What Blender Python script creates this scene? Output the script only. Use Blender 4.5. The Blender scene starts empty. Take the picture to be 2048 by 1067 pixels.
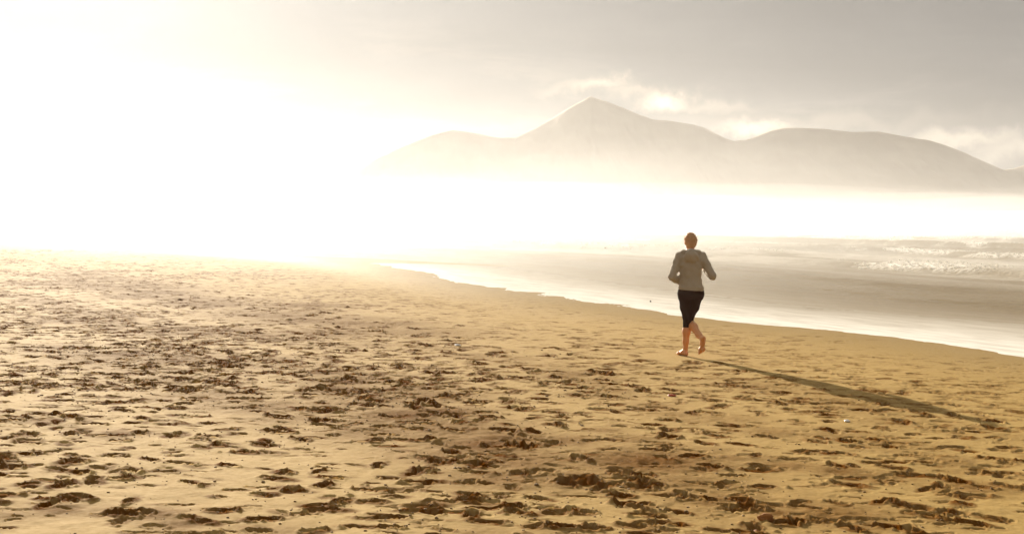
import bpy, math, random
import numpy as np
from mathutils import Vector

random.seed(7)
RNG = np.random.default_rng(11)
SC = bpy.context.scene
COL = SC.collection

# ------------------------------------------------------------------ camera
CAM_Z = 2.0
FOC = 2048 * 50.0 / 36.0                      # focal length in photograph pixels
PITCH = math.atan((533.5 - 425.0) / FOC)      # looking slightly down
cam_d = bpy.data.cameras.new('camera')
cam_d.lens = 50.0
cam_d.sensor_width = 36.0
cam_d.clip_start = 0.1
cam_d.clip_end = 40000.0
cam = bpy.data.objects.new('camera', cam_d)
COL.objects.link(cam)
cam.location = (0, 0, CAM_Z)
cam.rotation_euler = (math.pi / 2 - PITCH, 0, 0)
SC.camera = cam


def ray(px, py):
    """world direction of a pixel of the photograph"""
    cx, cy = (px - 1024.0) / FOC, (533.5 - py) / FOC
    d = np.array([cx, math.cos(PITCH) + cy * math.sin(PITCH), -math.sin(PITCH) + cy * math.cos(PITCH)])
    return d / np.linalg.norm(d)


# ------------------------------------------------------------------ light
SUN_DIR = ray(82, -344)
SUN_EL = math.asin(SUN_DIR[2])
SUN_AZ = math.atan2(SUN_DIR[0], SUN_DIR[1])
sun_d = bpy.data.lights.new('sun', 'SUN')
sun_d.energy = 5.0
sun_d.angle = math.radians(0.6)
sun_d.color = (1.0, 0.89, 0.73)
sun = bpy.data.objects.new('sun', sun_d)
COL.objects.link(sun)
sun.location = (-30, 90, 60)
sun.rotation_euler = Vector(SUN_DIR.tolist()).to_track_quat('Z', 'Y').to_euler()

SC.view_settings.view_transform = 'Standard'
SC.view_settings.look = 'None'
SC.view_settings.gamma = 1.0
SC.view_settings.exposure = 1.36
SC.view_settings.use_curve_mapping = False
SC.render.engine = 'CYCLES'
SC.cycles.use_denoising = True
SC.cycles.volume_bounces = 2
SC.cycles.max_bounces = 6
SC.cycles.diffuse_bounces = 3
SC.cycles.glossy_bounces = 3


class NT:
    """small helper for node trees"""
    def __init__(self, tree):
        self.t = tree

    def n(self, kind, **kw):
        nd = self.t.nodes.new(kind)
        for k, v in kw.items():
            if k == 'ins':
                for kk, vv in v.items():
                    s = nd.inputs[kk]
                    if isinstance(vv, bpy.types.NodeSocket):
                        self.t.links.new(vv, s)
                    else:
                        s.default_value = vv
            else:
                setattr(nd, k, v)
        return nd

    def m(self, op, a, b=0.0, c=None, clamp=False):
        ins = {0: a, 1: b}
        if c is not None:
            ins[2] = c
        return self.n('ShaderNodeMath', operation=op, use_clamp=clamp, ins=ins).outputs[0]

    def mix(self, f, a, b, blend='MIX'):
        nd = self.n('ShaderNodeMix', data_type='RGBA', blend_type=blend)
        for s, v in ((nd.inputs['Factor'], f), (nd.inputs[6], a), (nd.inputs[7], b)):
            if isinstance(v, bpy.types.NodeSocket):
                self.t.links.new(v, s)
            else:
                s.default_value = v
        return nd.outputs[2]

    def ramp(self, v, a, b, lo=0.0, hi=1.0, kind='SMOOTHSTEP'):
        nd = self.n('ShaderNodeMapRange', interpolation_type=kind)
        for k, x in (('Value', v), ('From Min', a), ('From Max', b), ('To Min', lo), ('To Max', hi)):
            if isinstance(x, bpy.types.NodeSocket):
                self.t.links.new(x, nd.inputs[k])
            else:
                nd.inputs[k].default_value = x
        return nd.outputs[0]

    def link(self, a, b):
        self.t.links.new(a, b)


# ------------------------------------------------------------------ world: hazy sky with a grey cloud deck
W = bpy.data.worlds.new('World')
SC.world = W
W.use_nodes = True
t = NT(W.node_tree)
W.node_tree.nodes.clear()
out = t.n('ShaderNodeOutputWorld')
bg = t.n('ShaderNodeBackground', ins={'Strength': 0.1})
t.link(bg.outputs[0], out.inputs['Surface'])
sky = t.n('ShaderNodeTexSky', sky_type='NISHITA', sun_disc=False, sun_elevation=SUN_EL, sun_rotation=SUN_AZ,
          air_density=1.0, dust_density=4.0, ozone_density=1.0)
tc = t.n('ShaderNodeTexCoord')
sep = t.n('ShaderNodeSeparateXYZ', ins={0: tc.outputs['Generated']})
dx, dy, dz = sep.outputs
zp = t.m('ADD', t.m('MAXIMUM', dz, 0.0), 0.12)
plane = t.n('ShaderNodeCombineXYZ', ins={0: t.m('DIVIDE', dx, zp), 1: t.m('DIVIDE', dy, zp), 2: 0.0}).outputs[0]
n1 = t.n('ShaderNodeTexNoise', ins={'Vector': plane, 'Scale': 0.55, 'Detail': 6.0, 'Roughness': 0.55, 'Distortion': 0.4})
n2 = t.n('ShaderNodeTexNoise', ins={'Vector': plane, 'Scale': 1.7, 'Detail': 7.0, 'Roughness': 0.6, 'Distortion': 0.3})
dot = t.n('ShaderNodeVectorMath', operation='DOT_PRODUCT',
          ins={0: tc.outputs['Generated'], 1: SUN_DIR.tolist()}).outputs['Value']
# forward scattering of sunlight in the thin cloud around the sun
G = 0.86
den = t.m('POWER', t.m('SUBTRACT', 1 + G * G, t.m('MULTIPLY', dot, 2 * G)), 1.5)
glow = t.m('DIVIDE', 1 - G * G, den)
shade = t.m('ADD', 0.46, t.m('MULTIPLY', n1.outputs[0], 0.78))
shade = t.m('ADD', shade, t.m('MULTIPLY', t.m('SUBTRACT', n2.outputs[0], 0.5), 0.24))
ccol = t.mix(1.0, (0.66, 0.635, 0.61, 1), shade, 'MULTIPLY')
over = t.m('ADD', 1.0, t.m('MULTIPLY', t.m('MAXIMUM', dz, 0.0), 3.4))     # overcast: brighter overhead than at the horizon
ccol = t.mix(1.0, ccol, over, 'MULTIPLY')
gcol = t.mix(1.0, (0.029, 0.028, 0.0265, 1), glow, 'MULTIPLY')
cloud = t.mix(1.0, ccol, gcol, 'ADD')
# breaks low over the hills
az = t.m('ARCTAN2', dx, dy)
el = t.m('ARCSINE', dz)
warp = t.n('ShaderNodeTexNoise', ins={'Vector': tc.outputs['Generated'], 'Scale': 26.0, 'Detail': 5.0, 'Roughness': 0.6})
w1 = t.m('SUBTRACT', warp.outputs[0], 0.5)
gap = None
for (gx, gy, sx, sy, amp) in ((1335, 202, 42, 17, .58), (1265, 186, 70, 13, .16), (1425, 216, 80, 14, .16), (1190, 172, 60, 12, .22), (1515, 252, 60, 12, .5),
                              (1905, 283, 120, 16, .45), (2050, 300, 90, 22, .40), (1640, 245, 260, 18, .12),
                              (2400, 300, 160, 24, .7), (-500, 280, 240, 26, .3)):
    r = ray(gx, gy)
    a0, e0 = math.atan2(r[0], r[1]), math.asin(r[2])
    u = t.m('DIVIDE', t.m('ADD', t.m('SUBTRACT', az, a0), t.m('MULTIPLY', w1, 0.060)), sx / FOC)
    v = t.m('DIVIDE', t.m('ADD', t.m('SUBTRACT', el, e0), t.m('MULTIPLY', w1, 0.040)), sy / FOC)
    q = t.m('EXPONENT', t.m('MULTIPLY', t.m('ADD', t.m('MULTIPLY', u, u), t.m('MULTIPLY', v, v)), -0.8))
    q = t.m('MULTIPLY', q, amp)
    gap = q if gap is None else t.m('MAXIMUM', gap, q)
lowbreak = t.m('MULTIPLY', t.ramp(n2.outputs[0], 0.50, 0.68), t.ramp(el, 0.16, 0.03))
gap = t.m('MAXIMUM', gap, t.m('MULTIPLY', lowbreak, 0.07))
skyc = t.mix(1.0, sky.outputs[0], (1.0, 0.97, 0.92, 1), 'MULTIPLY')
gapc = t.mix(0.8, skyc, (3.1, 2.98, 2.75, 1))
final = t.mix(gap, cloud, gapc)
t.link(final, bg.inputs['Color'])


# ------------------------------------------------------------------ helpers
def mesh_obj(name, verts, faces, mat=None, parent=None, smooth=True):
    me = bpy.data.meshes.new(name)
    verts = np.asarray(verts, dtype=np.float32)
    faces = np.asarray(faces, dtype=np.int32)
    nv, nf = len(verts), len(faces)
    k = faces.shape[1]
    me.vertices.add(nv)
    me.vertices.foreach_set('co', verts.ravel())
    me.loops.add(nf * k)
    me.loops.foreach_set('vertex_index', faces.ravel())
    me.polygons.add(nf)
    me.polygons.foreach_set('loop_start', np.arange(0, nf * k, k, dtype=np.int32))
    me.polygons.foreach_set('loop_total', np.full(nf, k, dtype=np.int32))
    me.polygons.foreach_set('use_smooth', np.full(nf, smooth))
    me.update(calc_edges=True)
    me.validate()
    o = bpy.data.objects.new(name, me)
    COL.objects.link(o)
    if mat:
        me.materials.append(mat)
    if parent:
        o.parent = parent
    return o


def attr(o, name, vals):
    a = o.data.attributes.new(name, 'FLOAT', 'POINT')
    a.data.foreach_set('value', np.asarray(vals, dtype=np.float32).ravel())


def tag(o, label=None, cat=None, group=None, kind=None):
    for k, v in (('label', label), ('category', cat), ('group', group), ('kind', kind)):
        if v:
            o[k] = v
    return o


def material(name):
    m = bpy.data.materials.new(name)
    m.use_nodes = True
    m.node_tree.nodes.clear()
    nt = NT(m.node_tree)
    o = nt.n('ShaderNodeOutputMaterial')
    b = nt.n('ShaderNodeBsdfPrincipled')
    nt.link(b.outputs[0], o.inputs['Surface'])
    return m, nt, b, o


def simple_mat(name, c1, c2, scale=20.0, rough=0.7, bump=0.0, spec=0.3):
    m, nt, b, o = material(name)
    co = nt.n('ShaderNodeTexCoord')
    no = nt.n('ShaderNodeTexNoise', ins={'Vector': co.outputs['Object'], 'Scale': scale, 'Detail': 4.0})
    nt.link(nt.mix(no.outputs[0], (*c1, 1), (*c2, 1)), b.inputs['Base Color'])
    b.inputs['Roughness'].default_value = rough
    b.inputs['Specular IOR Level'].default_value = spec
    if bump:
        bp = nt.n('ShaderNodeBump', ins={'Height': no.outputs[0], 'Strength': bump, 'Distance': 0.01})
        nt.link(bp.outputs[0], b.inputs['Normal'])
    return m


def sstep(x, a, b):
    q = np.clip((x - a) / (b - a), 0, 1)
    return q * q * (3 - 2 * q)


_PERM = RNG.random((256, 256)).astype(np.float32)


def vnoise(x, y, seed=0):
    """tiling value noise in 0..1"""
    x = np.asarray(x) + seed * 37.17
    y = np.asarray(y) + seed * 91.73
    xi, yi = np.floor(x).astype(np.int64), np.floor(y).astype(np.int64)
    fx, fy = x - xi, y - yi
    fx = fx * fx * (3 - 2 * fx)
    fy = fy * fy * (3 - 2 * fy)
    x0, x1, y0, y1 = xi & 255, (xi + 1) & 255, yi & 255, (yi + 1) & 255
    return ((_PERM[x0, y0] * (1 - fx) + _PERM[x1, y0] * fx) * (1 - fy)
            + (_PERM[x0, y1] * (1 - fx) + _PERM[x1, y1] * fx) * fy)


def fbm(x, y, octs=4, seed=0):
    v, a, tot = 0.0, 1.0, 0.0
    for k in range(octs):
        v = v + a * vnoise(x * 2 ** k, y * 2 ** k, seed + k)
        tot += a
        a *= 0.5
    return v / tot


# ------------------------------------------------------------------ shoreline and the beach surface
def flat(px, py, z=0.0):
    r = ray(px, py)
    k = (z - CAM_Z) / r[2]
    return np.array([r[0] * k, r[1] * k])


shore_px = [(2300, 747), (2048, 712), (1880, 688), (1700, 665), (1500, 645), (1300, 625), (1180, 606), (1100, 594),
            (1000, 577), (900, 558), (800, 539), (715, 526), (560, 514), (400, 502), (250, 490), (100, 479), (-150, 465)]
SHORE = [flat(*p) for p in shore_px]
d0 = SHORE[0] - SHORE[1]
d0 /= np.linalg.norm(d0)
SHORE = [SHORE[0] + d0 * 6000 * np.array([0.7, 1.0])] + SHORE
dl = SHORE[-1] - SHORE[-2]
dl /= np.linalg.norm(dl)
SHORE = SHORE + [SHORE[-1] + dl * 200 + np.array([-60, 30]), SHORE[-1] + dl * 1000 + np.array([-900, 300]),
                 SHORE[-1] + np.array([-7000, 1500])]
SHORE = np.array(SHORE)


def shore_dist(x, y):
    """signed distance to the waterline, positive on the land side"""
    best = np.full(x.shape, 1e12)
    sign = np.ones(x.shape)
    for a, b in zip(SHORE[:-1], SHORE[1:]):
        e = b - a
        L2 = e @ e
        h = np.clip(((x - a[0]) * e[0] + (y - a[1]) * e[1]) / L2, 0, 1)
        qx, qy = x - a[0] - h * e[0], y - a[1] - h * e[1]
        d2 = qx * qx + qy * qy
        cr = e[0] * (y - a[1]) - e[1] * (x - a[0])
        m = d2 < best
        sign = np.where(m, np.sign(cr), sign)
        best = np.where(m, d2, best)
    return np.sqrt(best) * sign


BAR = np.array([flat(560, 514), flat(760, 521), flat(1010, 531)])


def bar_height(x, y):
    best = np.full(x.shape, 1e9)
    along = np.zeros(x.shape)
    for i, (a, b) in enumerate(zip(BAR[:-1], BAR[1:])):
        e = b - a
        h = np.clip(((x - a[0]) * e[0] + (y - a[1]) * e[1]) / (e @ e), 0, 1)
        d = np.hypot(x - a[0] - h * e[0], y - a[1] - h * e[1])
        along = np.where(d < best, (i + h) / 2, along)
        best = np.minimum(best, d)
    wd = 2.2 * (1 - 0.75 * along)
    return 0.10 * np.exp(-(best / wd) ** 2)


def sand_base(x, y, s=None):
    if s is None:
        s = shore_dist(x, y)
    z = np.where(s > 0, 0.55 * (1 - np.exp(-np.maximum(s, 0) * 0.012 / 0.55)), np.maximum(-2.5, s * 0.02))
    z = z + bar_height(x, y)
    near = np.exp(-(np.hypot(x, y) / 120.0) ** 2)
    und = (fbm(x * 0.12 + y * 0.05, y * 0.10, 3, 5) - 0.5) * 0.07 * sstep(s, 1.0, 7.0)
    lob = (fbm(x * 0.33, y * 0.2, 3, 9) - 0.5) * 0.045 * np.exp(-(s / 6.0) ** 2)
    return z + (und + lob) * near


def ground(px, py):
    """point of the beach under a pixel of the photograph"""
    z = 0.15
    for _ in range(12):
        p = flat(px, py, z)
        z = float(sand_base(np.array([p[0]]), np.array([p[1]]))[0])
    return np.array([p[0], p[1], z])


# ------------------------------------------------------------------ beach: one sheet, prints trodden into it
def polar_axes(fine, nfine, ncoarse):
    a = np.linspace(-fine, fine, nfine)
    b = fine + (math.pi - fine) * (np.linspace(0, 1, ncoarse + 1)[1:]) ** 1.6
    return np.concatenate([-b[::-1], a, b])


def radial(r0, r1, base, ref, power, tail):
    r = [r0]
    while r[-1] < r1:
        r.append(r[-1] + base * (r[-1] / ref) ** power)
    k = 1.06
    while r[-1] < tail:
        r.append(r[-1] * k)
    return np.array(r)


FINE = math.radians(26)
TH = polar_axes(FINE, 1080, 30)
RR = np.concatenate([np.array([0.02, 0.6, 1.5, 2.6, 3.7, 4.6, 5.2]), radial(5.6, 75, 0.0165, 8.0, 1.3, 6200)])
TT, RG = np.meshgrid(TH, RR)
BX, BY = RG * np.sin(TT), RG * np.cos(TT)
BS = shore_dist(BX, BY)
BZ = sand_base(BX, BY, BS)
DENT = np.zeros_like(BZ)
CHURN_SHADE = np.zeros_like(BZ)
N_TH_LO = 30


def window(x, y, rad):
    r = math.hypot(x, y)
    th = math.atan2(x, y)
    da = rad / r
    j0, j1 = np.searchsorted(TH, (th - da, th + da))
    i0, i1 = np.searchsorted(RR, (r - rad, r + rad))
    return slice(i0, i1), slice(j0, j1)


def stamp(x, y, ang, length, width, depth, rough, seed, darkened=0.0, ox=0.0, oy=0.0):
    """one footprint: sole and heel pressed in, a rim pushed up, crumbled edge"""
    I, J = window(x, y, length * 1.3)
    if I.stop <= I.start or J.stop <= J.start:
        return
    X, Y = BX[I, J] - x, BY[I, J] - y
    c, sn = math.cos(ang), math.sin(ang)
    u, v = (X * sn + Y * c), (X * c - Y * sn)
    jag = (fbm(BX[I, J] * 19, BY[I, J] * 19, 2, seed % 9) - 0.5)
    u = u + jag * 0.10 * rough
    v = v + jag * 0.07 * rough
    L, Wd = length / 2, width / 2
    ball = np.hypot((u - 0.38 * L) / (0.62 * L), v / Wd)
    heel = np.hypot((u + 0.58 * L) / (0.42 * L), v / (0.78 * Wd))
    arch = np.hypot(u / (0.8 * L), v / (0.62 * Wd))
    q = np.minimum(np.minimum(ball, heel), arch + 0.12)
    press = -depth * (1 - sstep(q, 0.78, 1.06))
    press = press * (1 + 0.25 * np.clip(u / L, -1, 1))
    rim = depth * 0.26 * np.exp(-((q - 1.25) / 0.22) ** 2) * (0.5 + 1.3 * np.clip(jag + 0.5, 0, 1))
    back = depth * 0.35 * np.exp(-((u + 1.12 * L) / (0.25 * L)) ** 2 - (v / Wd) ** 2)
    D = DENT[I, J]
    inside = sstep(q, 1.15, 0.85)
    DENT[I, J] = np.maximum(D * (1 - 0.75 * inside) + press + rim + back, -.075)
    if darkened > 0:      # turned-up sand brown, painted over the dent walls to deepen their shade
        g = np.exp(-(np.hypot((u - ox) / (1.42 * L), (v - oy) / (1.85 * Wd))) ** 6) * darkened
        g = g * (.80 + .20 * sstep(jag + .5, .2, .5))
        CHURN_SHADE[I, J] = np.maximum(CHURN_SHADE[I, J], g)


def lump(x, y, rx, ry, ang, h):
    I, J = window(x, y, max(rx, ry) * 2.2)
    if I.stop <= I.start or J.stop <= J.start:
        return
    X, Y = BX[I, J] - x, BY[I, J] - y
    c, sn = math.cos(ang), math.sin(ang)
    u, v = (X * sn + Y * c) / ry, (X * c - Y * sn) / rx
    DENT[I, J] += h * np.exp(-(u * u + v * v) ** 1.5)


trail_px = [
    ([(160, 542), (219, 570), (308, 587), (410, 604), (523, 619), (636, 640), (760, 668)], 1.5, .8),
    ([(0, 563), (170, 570), (330, 580)], 1.0, .6),
    ([(0, 590), (130, 610), (260, 640), (330, 660)], .7, .6),
    ([(103, 635), (205, 648), (342, 662), (547, 677), (720, 690)], .9, .9),
    ([(760, 690), (915, 696), (1020, 714), (1120, 740), (1220, 790)], .45, .7),
    ([(280, 701), (410, 713), (513, 734), (615, 740), (700, 764), (803, 805), (919, 850), (1000, 885), (1150, 930),
      (1300, 965), (1400, 1000), (1550, 1035), (1750, 1085)], .85, 1.25),
    ([(239, 792), (410, 798), (560, 815), (700, 832), (850, 845), (960, 880)], .55, .9),
    ([(120, 690), (300, 745), (480, 790), (620, 830), (760, 880), (960, 930)], .7, .6),
    ([(0, 835), (137, 842), (240, 870)], .25, .8),
    ([(-60, 1035), (60, 1028), (170, 1016), (280, 1030), (420, 1052), (600, 1080)], .20, 1.0),
    ([(1180, 860), (1400, 906), (1570, 934), (1700, 950), (1916, 972), (2100, 990)], .30, .9),
    ([(1250, 985), (1400, 1003), (1570, 1027), (1675, 1040), (1900, 1080)], .25, 1.1),
    ([(930, 1075), (1040, 1062), (1200, 1060)], .2, .7),
    ([(1250, 800), (1450, 850), (1700, 880), (2000, 940)], .5, .4),
    ([(1450, 760), (1700, 810), (2048, 880)], .5, .3),
]
prints = []          # x, y, angle, length, width, depth, roughness
shore_ang = math.atan2(SHORE[4][0] - SHORE[3][0], SHORE[4][1] - SHORE[3][1])
for pts, wid, dens in trail_px:
    P = np.array([ground(*p)[:2] for p in pts])
    for a, b in zip(P[:-1], P[1:]):
        seg = np.linalg.norm(b - a)
        ang = math.atan2(b[0] - a[0], b[1] - a[1])
        n = RNG.poisson(max(seg * dens * (1.2 + 4.4 * wid), 0.0))
        for _ in range(n):
            h = RNG.random()
            p = a + (b - a) * h + RNG.normal(0, wid * 0.62, 2)
            prints.append((p[0], p[1], ang + RNG.normal(0, 0.45) + (math.pi if RNG.random() < .45 else 0),
                           RNG.uniform(.17, .30), RNG.uniform(.08, .14), RNG.uniform(.018, .048), RNG.uniform(.4, 1.0)))
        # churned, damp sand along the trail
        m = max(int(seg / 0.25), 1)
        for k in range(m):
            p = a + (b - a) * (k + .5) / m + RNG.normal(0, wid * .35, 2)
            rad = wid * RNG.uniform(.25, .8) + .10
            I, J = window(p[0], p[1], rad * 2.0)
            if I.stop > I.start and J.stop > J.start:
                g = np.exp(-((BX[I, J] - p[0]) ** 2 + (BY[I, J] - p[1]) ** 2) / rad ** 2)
                CHURN_SHADE[I, J] = np.maximum(CHURN_SHADE[I, J], g * min(.9, .35 + .45 * dens) * RNG.uniform(.3, 1))
# scattered single walkers, thinning out towards the smooth wet strip
tries = 46000
rr = np.sqrt(RNG.random(tries) * (78 ** 2 - 6 ** 2) + 6 ** 2)
aa = RNG.uniform(-FINE * 1.0, FINE * 1.0, tries)
px_, py_ = rr * np.sin(aa), rr * np.cos(aa)
ss = shore_dist(px_, py_)
patch = fbm(px_ * .35, py_ * .22, 3, 21)
keep = RNG.random(tries) < np.clip(.55 * sstep(ss, .5, 4.2) * (0.42 + .75 * sstep(patch, .40, .62)), 0, 1) * np.clip(rr / 10.0, .8, 1)
for x, y in zip(px_[keep], py_[keep]):
    s_ = float(shore_dist(np.array([x]), np.array([y]))[0])
    soft = .28 + .72 * min(1.0, max(0.0, (s_ - 3) / 9.0))
    ang = (shore_ang + RNG.normal(0, 0.6) if RNG.random() < .45 else 1.75 + RNG.normal(0, .45)) + (math.pi if RNG.random() < .5 else 0)
    nstep = int(RNG.integers(1, 4))
    for k in range(nstep):
        side = (1 if k % 2 else -1) * .09
        xx = x + math.sin(ang) * .62 * k + math.cos(ang) * side
        yy = y + math.cos(ang) * .62 * k - math.sin(ang) * side
        prints.append((xx, yy, ang + RNG.normal(0, .15), RNG.uniform(.14, .26), RNG.uniform(.06, .12),
                       RNG.uniform(.010, .040) * soft, RNG.uniform(.2, .9)))
# small shallow pocks and scuffs everywhere, finest towards the water
for _ in range(15000):
    r_, a_ = math.sqrt(RNG.random() * (48 ** 2 - 49) + 49), RNG.uniform(-FINE, FINE)
    x, y = r_ * math.sin(a_), r_ * math.cos(a_)
    s_ = 15.6 - (8.2 * x + 4.4 * y) / 9.3
    if s_ < .8 and y < 30:
        continue
    prints.append((x, y, 1.72 + RNG.normal(0, .35), RNG.uniform(.07, .17), RNG.uniform(.03, .06),
                   RNG.uniform(.005, .017) * (.45 + .55 * min(1, max(0, s_ / 10))), RNG.uniform(.2, .8)))
# the runner's own fresh prints leading up to the feet
FOOT = ground(1366, 711)
run_dir = np.array([-0.30, 0.954])
for k in range(1, 9):
    side = .07 if k % 2 else -.07
    p = FOOT[:2] - run_dir * (.95 * k) + np.array([run_dir[1], -run_dir[0]]) * side
    prints.append((p[0], p[1], math.atan2(run_dir[0], run_dir[1]), .25, .10, .024, .3))
order = RNG.permutation(len(prints))
for q in order:
    x, y, ang, ln, wd, dp, ro = prints[q]
    if math.hypot(x - FOOT[0], y - FOOT[1]) < .55:
        continue
    stamp(x, y, ang, ln, wd, dp, ro, int(q), darkened=float(np.clip((RNG.normal(.97, .14) + (dp - .03) * 8) * np.clip(dp / .017, .12, 1), 0, 1)),
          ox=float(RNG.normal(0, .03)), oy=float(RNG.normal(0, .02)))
# thrown-up clods
for q in order[:int(len(order) * .3)]:
    x, y, ang, ln, wd, dp, ro = prints[q]
    if math.hypot(x, y) > 30 or dp < .02:
        continue
    for _ in range(int(RNG.integers(1, 4))):
        r_ = RNG.uniform(.010, .024)
        lump(x + RNG.normal(0, .15), y + RNG.normal(0, .15), r_, r_ * RNG.uniform(.7, 1.6), RNG.uniform(0, 3), r_ * RNG.uniform(.35, .7))
fade = np.exp(-(np.hypot(BX, BY) / 95.0) ** 4)
dry = sstep(BS, 1.0, 8.0)
rip = (fbm(BX * 3.1, BY * 2.2, 3, 31) - .5) * .016 + (fbm(BX * 13, BY * 9, 2, 35) - .5) * .006
rough_sand = (fbm(BX * 24, BY * 20, 2, 41) - .5) * .012 + (fbm(BX * 9, BY * 7, 2, 43) - .5) * .030
runner_ok = sstep(np.hypot(BX - FOOT[0], BY - FOOT[1]), .15, .55)
relief = (DENT + rip * (.25 + .75 * dry) + rough_sand * CHURN_SHADE) * fade
BZ = BZ + relief * (.25 + .75 * runner_ok)

nr, nc = BX.shape
idx = np.arange(nr * nc).reshape(nr, nc)
F = np.stack([idx[:-1, :-1], idx[:-1, 1:], idx[1:, 1:], idx[1:, :-1]], -1).reshape(-1, 4)
# orient upwards
F = F[:, ::-1]

# sand material
sand_m, nt, b, o_ = material('sand')
geo = nt.n('ShaderNodeNewGeometry')
churn_shade = nt.n('ShaderNodeAttribute', attribute_name='churn_shade').outputs['Fac']
sdist = nt.n('ShaderNodeAttribute', attribute_name='shore').outputs['Fac']
nA = nt.n('ShaderNodeTexNoise', ins={'Vector': geo.outputs['Position'], 'Scale': 0.5, 'Detail': 5.0, 'Roughness': .6}).outputs[0]
nB = nt.n('ShaderNodeTexNoise', ins={'Vector': geo.outputs['Position'], 'Scale': 22.0, 'Detail': 6.0, 'Roughness': .65}).outputs[0]
nC = nt.n('ShaderNodeTexNoise', ins={'Vector': geo.outputs['Position'], 'Scale': 260.0, 'Detail': 2.0}).outputs[0]
base = nt.mix(nA, (.385, .254, .083, 1), (.435, .296, .105, 1))
base = nt.mix(nt.ramp(nB, .35, .75), base, (.338, .216, .068, 1))
chm = nt.m('MULTIPLY', churn_shade, nt.ramp(nB, .25, .6, .88, 1.0))
base = nt.mix(chm, base, (.100, .031, .0015, 1))  # moist brown of the churned trails; inside footprints it is painted shade too
fleck = nt.ramp(nC, .66, .72)
base = nt.mix(nt.m('MULTIPLY', fleck, .5), base, (.12, .07, .03, 1))
wet = nt.ramp(sdist, 3.5, -0.2)
base = nt.mix(nt.m('MULTIPLY', wet, .4), base, (.20, .14, .065, 1))
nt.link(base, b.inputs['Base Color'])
rough = nt.m('SUBTRACT', nt.m('ADD', .78, nt.m('MULTIPLY', nB, .2)), nt.m('MULTIPLY', wet, .42))
nt.link(rough, b.inputs['Roughness'])
nt.link(nt.m('MULTIPLY', nt.m('SUBTRACT', 1.0, chm, clamp=True), .02), b.inputs['Specular IOR Level'])
hsum = nt.m('ADD', nt.m('MULTIPLY', nB, .9), nt.m('MULTIPLY', nC, .12))
bp = nt.n('ShaderNodeBump', ins={'Height': hsum, 'Strength': .5, 'Distance': .012})
nt.link(bp.outputs[0], b.inputs['Normal'])

beach = mesh_obj('beach', np.stack([BX, BY, BZ], -1).reshape(-1, 3), F, sand_m)
attr(beach, 'churn_shade', CHURN_SHADE)
attr(beach, 'shore', BS)
tag(beach, 'golden trampled sand beach running down to the water', kind='structure')


def beach_z(x, y):
    """height of the finished sand surface (with prints) at a point"""
    r, th = math.hypot(x, y), math.atan2(x, y)
    i = int(np.clip(np.searchsorted(RR, r), 1, len(RR) - 1))
    j = int(np.clip(np.searchsorted(TH, th), 1, len(TH) - 1))
    fi = (r - RR[i - 1]) / (RR[i] - RR[i - 1])
    fj = (th - TH[j - 1]) / (TH[j] - TH[j - 1])
    a = BZ[i - 1, j - 1] * (1 - fj) + BZ[i - 1, j] * fj
    c = BZ[i, j - 1] * (1 - fj) + BZ[i, j] * fj
    return float(a * (1 - fi) + c * fi)


# ------------------------------------------------------------------ sea
ST = polar_axes(math.radians(27), 620, 26)
SR = np.concatenate([np.array([6.0, 9.0, 12.0]), radial(14.0, 150, 0.055, 20.0, 1.25, 6200)])
TT, RG = np.meshgrid(ST, SR)
SX, SY = RG * np.sin(TT), RG * np.cos(TT)
SD = -shore_dist(SX, SY)                     # positive seawards
ALONG = SX * -math.sin(-shore_ang) + SY * math.cos(shore_ang)
ALONG = SX * math.sin(shore_ang) + SY * math.cos(shore_ang)


def breaker(s, al, s0, h, wf, wb, wig, seed, a0, a1, soft=12.0):
    """one low wave: steep face to the shore, long back"""
    c = s0 + (fbm(al * .035, al * 0 + seed, 3, seed) - .5) * wig
    u = s - c
    prof = np.where(u < 0, np.exp(-(u / wf) ** 2), np.exp(-(u / wb) ** 2))
    env = sstep(al, a0, a0 + soft) * sstep(al, a1, a1 - soft)
    env = env * (.55 + .6 * fbm(al * .09, al * 0 + 3 + seed, 2, seed + 50))
    return h * prof * env, u, env


def al_of(px, py):
    p = flat(px, py)
    return p[0] * math.sin(shore_ang) + p[1] * math.cos(shore_ang)


def s_of(px, py):
    p = flat(px, py)
    return float(-shore_dist(np.array([p[0]]), np.array([p[1]]))[0])


SZ = np.zeros_like(SX)
FOAM = np.zeros_like(SX)
wave_px = [  # a pixel on the crest, height, face width, back width, wander, foam range in pixels along it
    (1800, 540, .26, .55, 2.6, 3.0, 2048, 1580, 1.0),
    (1360, 508, .17, .60, 3.0, 3.0, 1600, 1060, .75),
    (1950, 578, .05, .40, 2.5, 1.5, 2048, 1500, .05),
    (1850, 512, .34, .7, 3.4, 5.0, 2100, 1680, .9),
    (1900, 497, .40, .9, 4.0, 6.0, 2100, 1760, .9),
    (1500, 492, .25, .9, 4.0, 6.0, 1900, 1300, .35),
    (1750, 478, .32, 1.2, 5.0, 9.0, 2100, 1350, .6),
    (1900, 462, .30, 1.8, 7.0, 14., 2100, 1200, .55),
    (1700, 452, .25, 2.5, 10., 20., 2100, 1000, .45),
    (900, 490, .15, .9, 4.0, 4.0, 1500, 500, .25),
]
W_LIST = []
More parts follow.
